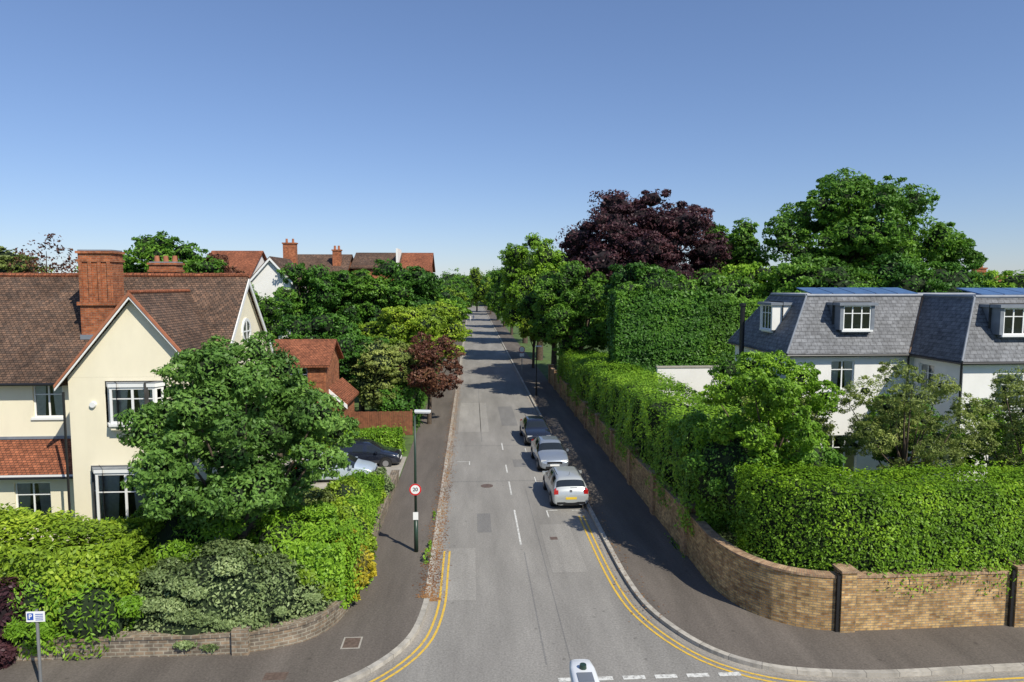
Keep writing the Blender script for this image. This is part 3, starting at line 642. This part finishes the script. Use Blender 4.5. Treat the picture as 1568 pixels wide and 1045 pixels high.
house('red_brick_house',-10.9,45.5,3.4,4.2,5.6,6.9,'x',M_tile2,M_red)
house('red_brick_garage',-9.2,46.5,1.7,4,3.0,3.9,'y',M_tile2,M_red,wins=False)
house('tiled_roof_house',-25.9,78,5.0,9,11.4,14.2,'x',M_tile2,M_white,wins=False)
house('white_gabled_house',-20.2,74,3.8,7,11.0,13.3,'y',M_tile,M_white,[(-20.4,78.9,1.4,11,15.0)])
house('brown_roof_house',-17.3,82,6,8,11.6,14,'x',M_tile,M_red,[(-15.4,80,.9,12,14.3)])
house('brown_roof_house',-11.1,84,5.0,8,12.6,14.3,'x',M_tile,M_red)
house('orange_roof_house',-6.7,84,3.6,8,12.3,14.3,'x',M_tile2,M_red,[])
house('orange_roof_house',56,74,10,9,8.5,11.3,'x',M_tile2,M_white,[(52.5,74,1.2,9,12.6),(57,74,1.2,9,12.2)])
house('orange_roof_house',67,78,9,9,8.5,11.5,'x',M_tile2,M_white)
b=B('white_party_wall'); b.box('w',-8.65,-8.45,79.6,84,11,14.6,M_white); b.finish()
b=B('wooden_fence')
for i in range(34): b.box('boards',-9.3+i*.15,-9.3+i*.15+.138,46.9+.012*(i%2),46.93+.012*(i%2),.1,1.75+.01*(i%3),M_wood)
b.box('posts',-9.3,-9.18,46.95,47.05,.1,1.85,M_wood);b.box('posts',-4.25,-4.13,46.95,47.05,.1,1.85,M_wood);b.finish()
# ------------------------------------------------------------ cars
def car(name,o,s,rz,paint,scale=1.0,sedan=False):
    b=B(name,(o,s,.01),rz)
    S=[(-2.06,.70,.58,.64,.60,''),(-2.02,.81,.78,.84,.68,''),(-1.93,.85,.93,.97,.73,''),(-1.90,.855,.94,1.0,.72,'r'),(-1.62,.865,.95,1.37,.615,''),(-1.50,.87,.95,1.43,.61,'s'),(-.70,.88,.94,1.475,.615,''),(-.60,.88,.94,1.475,.615,'s'),(.18,.88,.93,1.46,.61,''),(.26,.88,.93,1.45,.61,'s'),(.42,.88,.93,1.41,.60,'ws'),(1.12,.87,.94,1.0,.73,''),(1.2,.87,.93,.975,.74,''),(1.7,.85,.84,.885,.72,''),(1.97,.79,.70,.75,.66,''),(2.06,.68,.52,.57,.56,'')]
    if sedan:
        S[2:5]=[(-1.93,.85,.95,.99,.74,''),(-1.6,.86,.97,1.01,.73,'r'),(-1.15,.865,.97,1.38,.60,'')]; S[5]=(-1.0,.87,.96,1.41,.60,'s')
    rings=[]
    for (y,w,be,tp,wt,fl) in S:
        hlf=[(w*.90,.19),(w*.985,.36),(w,.6),(w*.975,be),(wt,tp-.045),(wt*.78,tp),(0,tp+.012)]
        rings.append([(a,y*scale,z) for a,z in hlf]+[(-a,y*scale,z) for a,z in hlf[:-1][::-1]])
    v,f,m,u=b.part('body')
    for rr in rings: v.extend(rr)
    nn=13
    for i in range(len(S)-1):
        for k in range(nn-1):
            mt=paint; fl=S[i][5]
            if k in(3,8) and ('s' in fl): mt=M_cglass
            if k in(4,5,6,7) and ('w' in fl or 'r' in fl): mt=M_cglass
            f.append([i*nn+k,i*nn+k+1,(i+1)*nn+k+1,(i+1)*nn+k]);m.append(mt);u.append(None)
        f.append([i*nn+nn-1,i*nn,(i+1)*nn,(i+1)*nn+nn-1]);m.append(M_black);u.append(None)
    f.append(list(range(nn))[::-1]);m.append(paint);u.append(None)
    f.append([(len(S)-1)*nn+k for k in range(nn)]);m.append(paint);u.append(None)
    b.smooth.add('body'); b.subs['body']=2
    for y in(-1.28*scale,1.3*scale):
        for sx in(-1,1):
            b.cyl('wheel_arches',(sx*.6,y,.33),(sx*.882,y,.33),.37,.37,M_black,20)
            b.cyl('wheels',(sx*.62,y,.31),(sx*.89,y,.31),.31,.31,M_tyre,20)
            b.cyl('wheels',(sx*.85,y,.31),(sx*.897,y,.31),.2,.17,M_alloy,12)
    y=-2.03*scale
    for sx in(-1,1):
        b.box('tail_lights',min(sx*.60,sx*.80),max(sx*.60,sx*.80),y-.0,y+.2,.74,.93,M_redl)
        b.prism('tail_lights',[(sx*.70,y-.0,.93),(sx*.79,y+.0,.93),(sx*.74,y+.06,1.0),(sx*.68,y+.06,1.0)],(0,.1,0),M_redl)
        b.box('headlights',min(sx*.45,sx*.76),max(sx*.45,sx*.76),1.80*scale,1.98*scale,.60,.73,M_hl)
        b.box('mirrors',min(sx*.86,sx*1.0),max(sx*.86,sx*1.0),.78,.92,.92,1.05,paint)
        b.cyl('roof_rails',(sx*.56,-1.3,1.47),(sx*.56,.1,1.49),.018,.018,M_black,6)
    b.box('rear_plate',-.26,.26,y-.035,y+.05,.50,.61,M_plate)
    b.box('bumper_trim',-.66,.66,y-.025,y+.08,.27,.38,M_black)
    b.box('tailgate_seam',-.62,.62,y-.012,y+.08,.445,.457,M_black)
    b.box('badge',-.05,.05,y-.0,y+.08,.84,.93,M_alloy)
    b.box('wiper',-.02,.3,y+.12,y+.2,1.0,1.02,M_black)
    yf=2.03*scale
    b.box('grille',-.42,.42,yf-.1,yf+.02,.50,.64,M_black); b.box('grille',-.5,.5,yf-.1,yf+.03,.25,.38,M_black); b.box('front_plate',-.26,.26,yf,yf+.045,.40,.50,M_wp)
    b.cyl('aerial',(0,-1.35*scale,1.47),(0,-1.55*scale,1.68),.01,.006,M_black,6)
    return b.finish()
car('parked_hatchback_car',4.55,32.9,math.radians(1),M_lsilver)
car('parked_silver_car',4.5,39.2,math.pi+math.radians(2),M_silver,1.04,True)
car('parked_black_car',4.25,45.4,math.pi+math.radians(2),M_blk,1.06,True)
car('parked_pale_blue_car',-7.2,36.3,-math.pi/2,M_pblue); car('parked_black_car',-6.3,39.4,-math.pi/2,M_blk,1.05)
# ------------------------------------------------------------ street furniture
def text(body,size,loc,rot,mat,parent):
    c=bpy.data.curves.new('text','FONT'); c.body=body; c.size=size; c.align_x='CENTER'; c.align_y='CENTER'; c.extrude=.002; c.offset=.004
    c.materials.append(mat); o=bpy.data.objects.new('numerals',c); sc.collection.objects.link(o); o.location=loc; o.rotation_euler=rot; parent.extra.append(o)
b=B('street_lamp',(-2.2,26.0,.12))
b.cyl('post',(0,0,0),(0,0,1.3),.085,.08,M_green,14); b.cyl('post',(0,0,1.3),(0,0,1.42),.095,.06,M_green,14); b.cyl('post',(0,0,1.42),(0,0,5.35),.055,.04,M_green,12)
b.cyl('arm',(0,0,5.3),(.15,0,5.5),.03,.03,M_green,8); b.cyl('arm',(.15,0,5.5),(.3,0,5.52),.03,.03,M_green,8)
b.prism('lantern',[(.0,-.11,5.58),(.62,-.09,5.56),(.62,.09,5.56),(.0,.11,5.58)],(0,0,-.07),M_lamp)
b.prism('lantern',[(.02,-.09,5.50),(.58,-.07,5.48),(.58,.07,5.48),(.02,.09,5.50)],(0,0,-.03),M_hl)
b.box('notice',-.1,.1,-.1,-.085,1.3,1.6,M_wp)
b.smooth.add('post'); b.finish()
b=B('speed_limit_sign',(-2.2,25.9,.12))
b.cyl('backing',(0,0,2.5),(0,-.01,2.5),.235,.235,M_galv,28); b.cyl('red_ring',(0,-.011,2.5),(0,-.014,2.5),.23,.23,M_signred,28); b.cyl('face',(0,-.0145,2.5),(0,-.018,2.5),.175,.175,M_wp,28)
text('20',.2,(0,-.021,2.5),(math.pi/2,0,0),M_black,b); b.finish()
b=B('parking_sign',(-11.2,17.6,.12)); b.cyl('post',(0,0,0),(0,0,2.05),.04,.04,M_galv,12); b.box('plate',-.23,.23,-.06,-.045,1.75,2.02,M_wp); b.box('blue_panel',-.2,-.05,-.064,-.061,1.8,1.98,M_signblue)
for i in range(4): b.box('text_lines',0,.19,-.064,-.061,1.79+i*.05,1.81+i*.05,M_signblue)
text('P',.16,(-.125,-.067,1.89),(math.pi/2,0,0),M_wp,b); b.finish()
b=B('street_lamp',(1.3,6.2,.12))
b.cyl('post',(0,0,0),(0,0,5.4),.08,.05,M_green,14); b.cyl('arm',(0,0,5.4),(0,.7,5.74),.035,.03,M_green,10)
rg=[(.62,.07,.04),(.72,.14,.06),(1.1,.165,.075),(1.55,.155,.07),(1.72,.13,.055),(1.77,.09,.03)]
v,f,m_,u_=b.part('lantern')
for (y,w,hh) in rg:
    for t in range(16):
        a=2*math.pi*t/16; zz=math.sin(a); v.append((w*math.copysign(abs(math.cos(a))**.35,math.cos(a)),y,5.76+hh*math.copysign(abs(zz)**.7,zz)))
for i in range(len(rg)-1):
    for t in range(16): f.append([i*16+t,i*16+(t+1)%16,(i+1)*16+(t+1)%16,(i+1)*16+t]);m_.append(M_lamp);u_.append(None)
f.append([t for t in range(16)]);m_.append(M_lamp);u_.append(None);f.append([(len(rg)-1)*16+t for t in range(16)][::-1]);m_.append(M_lamp);u_.append(None)
b.smooth.add('lantern'); b.cyl('photocell',(0,1.5,5.80),(0,1.5,5.88),.045,.04,M_green,12); b.box('hatch',-.09,.09,1.2,1.4,5.825,5.84,M_galv); b.finish()
b=B('lamp_post',(6.0,63,.12)); b.cyl('post',(0,0,0),(0,0,1.2),.09,.08,M_black,10); b.cyl('post',(0,0,1.2),(0,0,4.6),.05,.04,M_black,10); b.box('lantern',-.1,.5,-.1,.1,4.58,4.68,M_lamp); b.finish()
b=B('road_sign',(5.75,78,.12)); b.cyl('post',(0,0,0),(0,0,3.2),.05,.05,M_galv,10); b.cyl('plate',(0,-.06,2.9),(0,-.08,2.9),.3,.3,M_wp,20); b.cyl('ring',(0,-.045,2.9),(0,-.058,2.9),.36,.36,M_signred,20); b.box('plate2',-.25,.25,-.08,-.06,2.1,2.45,M_wp); b.finish()
def person(name,x,y,cl):
    J=[(0,0,.95),(0,0,1.2),(0,0,1.42),(0,.01,1.52),(0,.02,1.66),(.19,0,1.4),(.25,.05,1.12),(.24,-.08,.86),(-.19,0,1.4),(-.25,-.05,1.12),(-.24,.1,.88),(.1,0,.9),(.11,-.12,.5),(.11,-.2,.08),(.11,-.08,.04),(-.1,0,.9),(-.11,.1,.5),(-.11,.22,.08),(-.11,.34,.04)]
    E=[(0,1),(1,2),(2,3),(3,4),(2,5),(5,6),(6,7),(2,8),(8,9),(9,10),(0,11),(11,12),(12,13),(13,14),(0,15),(15,16),(16,17),(17,18)]
    R=[.14,.13,.14,.06,.1,.06,.045,.03,.06,.045,.03,.09,.06,.045,.04,.09,.06,.045,.04]
    me=bpy.data.meshes.new(name); me.from_pydata(J,E,[])
    bm=bmesh.new(); bm.from_mesh(me); ly=bm.verts.layers.skin.verify()
    for v_,rr in zip(bm.verts,R): v_[ly].radius=(rr,rr*.8)
    bm.verts.ensure_lookup_table(); bm.verts[0][ly].use_root=True
    bm.to_mesh(me); bm.free(); me.materials.append(cl)
    o=bpy.data.objects.new(name,me); sc.collection.objects.link(o); o.location=(x,y,.02)
    o.modifiers.new('skin','SKIN'); o.modifiers.new('s','SUBSURF').levels=1
person('pedestrian',-.4,190,M_cloth); person('pedestrian',.5,196,M_jean)
# ------------------------------------------------------------ vegetation
hedge('boundary_hedge',[(9.95,64),(9.95,24.2)],1.75,1.3,4.4,92000,.14,'lime',21,amp=.24,z1b=5.2,fringe=.15,top_soft=.3)
hedge('clipped_hedge',[(9.9,22.4),(10.6,21.1),(12.2,20.3),(34,20.3)],1.15,1.5,4.45,110000,.10,'hedge',22,amp=.085,fringe=.28)
hedge('tall_hedge',[(10.1,48.5),(16.6,48.5)],1.1,2.5,10.0,26000,.22,'dark',23,amp=.16)
hedge('tall_hedge',[(16.9,50),(22.5,50)],1.1,2.5,9.3,18000,.2,'green',24,amp=.15)
shrub('ivy_clump',[((13.5,48.5,10.2),(1.2,1,.9)),((15.4,48.6,10.1),(1.1,1,.8)),((11.2,48.5,10),(1,1,.6))],6000,.2,'green',25)
tree('corner_tree',10.7,23.6,5.9,2.5,2.3,2.5,32000,.15,'lime',34,31,.12,core=.3,lobe=(.15,.26),spread=.88)
shrub('corner_shrub',[((9.3,24.2,3.6),(1.2,1.6,1.9)),((9.8,22.8,3.3),(1.2,1.2,1.6)),((8.9,26,3.8),(.9,1.6,1.5)),((11.6,22.6,3.9),(1.2,.9,1.2))],22000,.14,'green',32)
tree('olive_tree',15.4,23.2,5.7,2.8,2.2,2.3,27000,.12,'olive',34,33,.1,core=.25,lobe=(.14,.24),aspect=.32,spread=.88)
tree('olive_tree',19.8,22.9,5.4,2.4,2,2.3,22000,.12,'olive',30,34,.1,core=.25,lobe=(.14,.25),aspect=.32,spread=.86)
tree('garden_tree',12.7,26.8,4.8,2.2,1.8,2.0,12000,.14,'olive',18,35,.1,core=.4)
tree('garden_tree',17.4,26.6,4.6,2.6,2,2.0,14000,.15,'green',20,36,.1,core=.4,lobe=(.2,.32))
tree('garden_tree',21.2,26,4.2,2.2,1.8,1.9,10000,.15,'lime',16,38,.1,core=.4,lobe=(.2,.32))
tree('garden_tree',14.0,34,4.8,2.4,2.4,2.6,9000,.2,'green',14,37,.1,core=.5)
# right background
tree('copper_beech_tree',17.4,69,13.5,8.9,8,6.9,58000,.36,'copper',70,41,.45,cone=.1,corem=M_corep,lobe=(.17,.29),spread=.83)
tree('oak_tree',36.4,63,14.6,8.3,7,7.2,56000,.38,'green',66,42,.45,lobe=(.15,.27),core=.45,spread=.86)
tree('oak_tree',46,64,12.4,3.6,3,4.0,15000,.36,'green',24,43,.3,core=.45,spread=.84,lobe=(.17,.28))
tree('garden_tree',28.0,73,13.2,4.6,4,4.8,17000,.38,'green',28,44,.3,spread=.84,lobe=(.17,.28))
tree('garden_tree',21.5,58,8.4,4.5,3.5,3.8,17000,.34,'green',24,45,.3)
tree('garden_tree',25.2,60,9.4,4.5,3.5,3.8,15000,.34,'lime',24,145,.3)
tree('garden_tree',30,56,8.9,6,4,4.4,26000,.34,'green',30,46,.3)
tree('garden_tree',37,55,8.8,6,4,4.4,26000,.34,'dark',30,47,.3)
tree('garden_tree',45,56,8.2,5,4,4.2,18000,.34,'lime',26,48,.3)
tree('garden_tree',14.5,56,9.5,3.8,3,3.4,14000,.32,'dark',22,49,.3)
tree('lime_tree',9.3,93,10.4,6.9,6.5,7.2,38000,.36,'lime',50,50,.4,spread=.84,lobe=(.17,.28))
tree('lime_tree',9.4,120,10.2,6,6,7.0,17000,.45,'green',30,54,.4)
tree('street_tree',9.7,62,8.0,4.8,4.2,4.5,36000,.27,'green',42,51,.3,spread=.84,lobe=(.16,.27))
tree('street_tree',9.2,76,7.8,4.2,4,4.4,20000,.34,'green',26,52,.3)
tree('golden_tree',7.6,84,5.0,2.0,2,2.6,6500,.3,'yg',14,53,.15)
# left side
tree('maple_tree',-7.75,22.8,5.45,4.0,3.6,3.4,64000,.185,'maple',64,61,.16,cone=.4,lobe=(.13,.22),core=.45,spread=.9,subr=(.28,.5),nsub=9,under=.5)
hedge('mixed_garden_hedge',[(-19,21.0),(-9.8,20.9)],1.5,.4,3.1,38000,.16,'yg',62,amp=.3)
shrub('variegated_shrub',[((-7.6,20.5,1.0),(2.3,1.6,1.55)),((-9.0,20.3,.9),(1.4,1.3,1.2)),((-6.0,20.5,.8),(1.2,1.3,1.3)),((-8,19.7,.6),(1.6,.9,.8)),((-5.2,20.7,.6),(.9,1,.9))],56000,.11,'silver',63,subr=(.12,.22),nsub=26,subout=(.85,1.03))
shrub('garden_shrub',[((-10.9,19.5,1.0),(1.3,.9,1.3)),((-12.4,19.4,1.1),(1.0,.8,1.2)),((-16,19.6,1.2),(1.6,.9,1.3)),((-10,22.5,1.8),(2,1.5,1.4)),((-6,23,1.5),(1.8,1.5,1.3))],46000,.16,'lime',64,aspect=.34)
hedge('pavement_hedge',[(-5.0,20.9),(-5.0,30.6)],1.0,.3,2.5,36000,.13,'lime',65,amp=.26,top_soft=.4,z1b=1.9)
shrub('garden_shrub',[((-4.6,24.8,1.3),(.8,1.1,1.2)),((-5.2,27,1.6),(1.0,1.3,1.1)),((-5.0,21.5,1.0),(1.0,1.0,1.1)),((-4.9,29.6,1.0),(.9,1.1,.9))],18000,.13,'yg',75)
shrub('garden_shrub',[((-6.9,25.5,1.5),(1.7,2,1.1)),((-7.6,28.5,.9),(1.8,1.8,.9)),((-6.2,29.5,.8),(1.2,1.2,.8))],18000,.15,'olive',66)
shrub('golden_shrub',[((-3.95,22.3,1.35),(.55,.7,.7)),((-3.9,22.9,.8),(.55,.8,.6)),((-4.0,21.8,.85),(.45,.5,.55)),((-4.1,22.4,1.9),(.4,.5,.4))],7000,.14,'gold',67,corem=plain('gold_core',(.12,.11,.02),.9),subf=.7)
shrub('light_shrub',[((-4.6,31.4,.8),(.8,1.4,.85)),((-4.7,33.2,.6),(.7,1.2,.65))],8000,.12,'silver',68)
shrub('purple_shrub',[((-13.1,19.2,1.1),(.9,.8,1.2)),((-14.1,19.2,1.0),(1,.8,1.2))],13000,.15,'copper',69,corem=M_corep)
shrub('red_leaved_shrub',[((-16.2,21.2,3.3),(1.2,1,.8)),((-17.8,21.6,3.4),(1.2,1,.8))],6500,.17,'red',70)
shrub('kerbside_weeds',[((-1.72,25.2,.12),(.14,.6,.35)),((-1.7,26.4,.1),(.1,.4,.2)),((-1.7,30,.1),(.08,.6,.15)),((8.0,26,.1),(.12,1.4,.15)),((-3.7,24,.12),(.2,1.6,.2))],1500,.09,'lime',76,core=.3)
hedge('clipped_hedge',[(-11,41.8),(-4.4,41.8)],.7,.1,1.6,12000,.14,'lime',71,amp=.1)
hedge('boundary_hedge',[(-5.4,49),(-5.4,150)],1.2,.1,3.0,22000,.34,'dark',72,amp=.25)
tree('yellow_green_tree',-5.0,60,6.1,5.4,4.4,3.5,38000,.28,'yg',48,73,.25,lobe=(.16,.27),spread=.84)
tree('purple_plum_tree',-3.2,50.5,4.4,3.0,2.6,2.6,12000,.22,'rust',32,74,.14,core=.25,lobe=(.14,.24),spread=.88)
tree('garden_tree',-6.2,51,3.9,3.0,2.6,2.7,16000,.24,'olive',24,175,.2)
tree('garden_tree',-11.6,41.2,3.2,2.4,2,2.6,12000,.18,'green',18,176,.14)
tree('sycamore_tree',-16,72,8.6,5.6,5,4.8,28000,.36,'dark',36,76,.35,spread=.82,lobe=(.18,.3))
tree('sycamore_tree',-8.0,75,8.6,6.0,5,4.9,28000,.36,'dark',36,77,.35,spread=.82,lobe=(.18,.3))
tree('sycamore_tree',-12,73,8.6,4.2,4,4.6,18000,.36,'green',26,177,.35,spread=.82,lobe=(.18,.3))
tree('garden_tree',-20.5,64,7.0,3.6,3.4,4.3,12000,.32,'green',20,180,.3)
tree('garden_tree',-16.5,48,5.7,2.4,2.4,2.6,9000,.28,'yg',16,78,.2)
tree('garden_tree',-12,56,5.4,3.8,3,3.4,12000,.28,'dark',20,79,.2)
tree('garden_tree',-8.5,52.5,4.8,2.6,2.5,2.9,10000,.26,'dark',18,179,.2)
tree('oak_tree',-24.5,56,10.8,5.3,4,4.1,22000,.34,'green',36,80,.3,spread=.84,lobe=(.16,.27))
tree('copper_plum_tree',-20.4,58,10.6,2.1,2,2.6,7000,.3,'rust',14,81,.2,core=.4)
tree('garden_tree',-38,58,10.7,4.8,4,3.2,12000,.34,'olive',26,82,.3)
tree('bare_tree',-33.5,56,10.9,2.8,2,3.9,1800,.3,'rust',26,83,.2,core=0)
tree('garden_tree',-31,62,10.4,4,4,2.8,12000,.34,'green',22,84,.3)
tree('garden_tree',-44,60,9.7,5,4,3.7,12000,.36,'green',22,85,.3)
# distant tree mass
r=np.random.default_rng(9); lob=[]
for i in range(230):
    s_=r.uniform(120,420); side=r.choice([-1,1]); o_=side*r.uniform(14,1.1*s_)
    hh=r.uniform(6,11.2); lob.append(((o_,s_,hh*.45),(r.uniform(5,11),r.uniform(5,9),hh*.6)))
for i in range(34):
    s_=r.uniform(300,400); o_=r.uniform(-50,50); hh=r.uniform(11,19); lob.append(((o_,s_,hh*.45),(r.uniform(6,12),7,hh*.6)))
shrub('distant_trees',lob,120000,1.2,'green',90,core=.85)
for i,(o_,s_,hh,pl) in enumerate([(-6.4,92,8.5,'green'),(-5.6,108,9.5,'lime'),(-5.6,128,10,'dark'),(-5.2,152,10.5,'yg'),(-5.4,182,12,'green'),(8.2,140,13,'green'),(7.8,165,13,'lime'),(7.4,195,14,'yg'),(6.5,235,14.5,'green'),(-5,220,13.5,'dark'),(-3,250,15,'green'),(2,262,18,'yg'),(8,255,17,'dark')]):
    tree('street_tree',o_,s_,hh*.58,5,5.5,hh*.44,8000,.5,pl,24,100+i,.25)
# ------------------------------------------------------------ light, sky, camera
az=math.radians(142); el=math.radians(45)
w=bpy.data.worlds.new('World'); sc.world=w; w.use_nodes=True; nt=w.node_tree
sky=nt.nodes.new('ShaderNodeTexSky'); sky.sky_type='NISHITA'; sky.sun_disc=False; sky.sun_elevation=el; sky.sun_rotation=az
sky.altitude=50; sky.air_density=1.0; sky.dust_density=.15; sky.ozone_density=5
gm=nt.nodes.new('ShaderNodeGamma'); gm.inputs[1].default_value=.8
tn=nt.nodes.new('ShaderNodeMix'); tn.data_type='RGBA'; tn.blend_type='MULTIPLY'; tn.inputs['Factor'].default_value=1; tn.inputs['B'].default_value=(.90,.95,1.14,1)
bg=nt.nodes['Background']; bg.inputs['Strength'].default_value=.15
nt.links.new(sky.outputs[0],gm.inputs[0]); nt.links.new(gm.outputs[0],tn.inputs['A']); nt.links.new(tn.outputs['Result'],bg.inputs[0])
sun=bpy.data.lights.new('sun','SUN'); sun.energy=5.0; sun.angle=math.radians(.5); sun.color=(1,.95,.84)
so=bpy.data.objects.new('sun',sun); sc.collection.objects.link(so)
d=Vector((math.sin(az)*math.cos(el),math.cos(az)*math.cos(el),math.sin(el)))
so.rotation_euler=d.to_track_quat('Z','Y').to_euler(); so.location=d*100
cam=bpy.data.cameras.new('camera'); cam.lens=24; cam.sensor_width=36; cam.clip_end=6000; cam.clip_start=.1
co=bpy.data.objects.new('camera',cam); sc.collection.objects.link(co); co.location=(0,0,10.5)
co.rotation_euler=(math.radians(90-4.76),0,math.radians(-3.38)); sc.camera=co
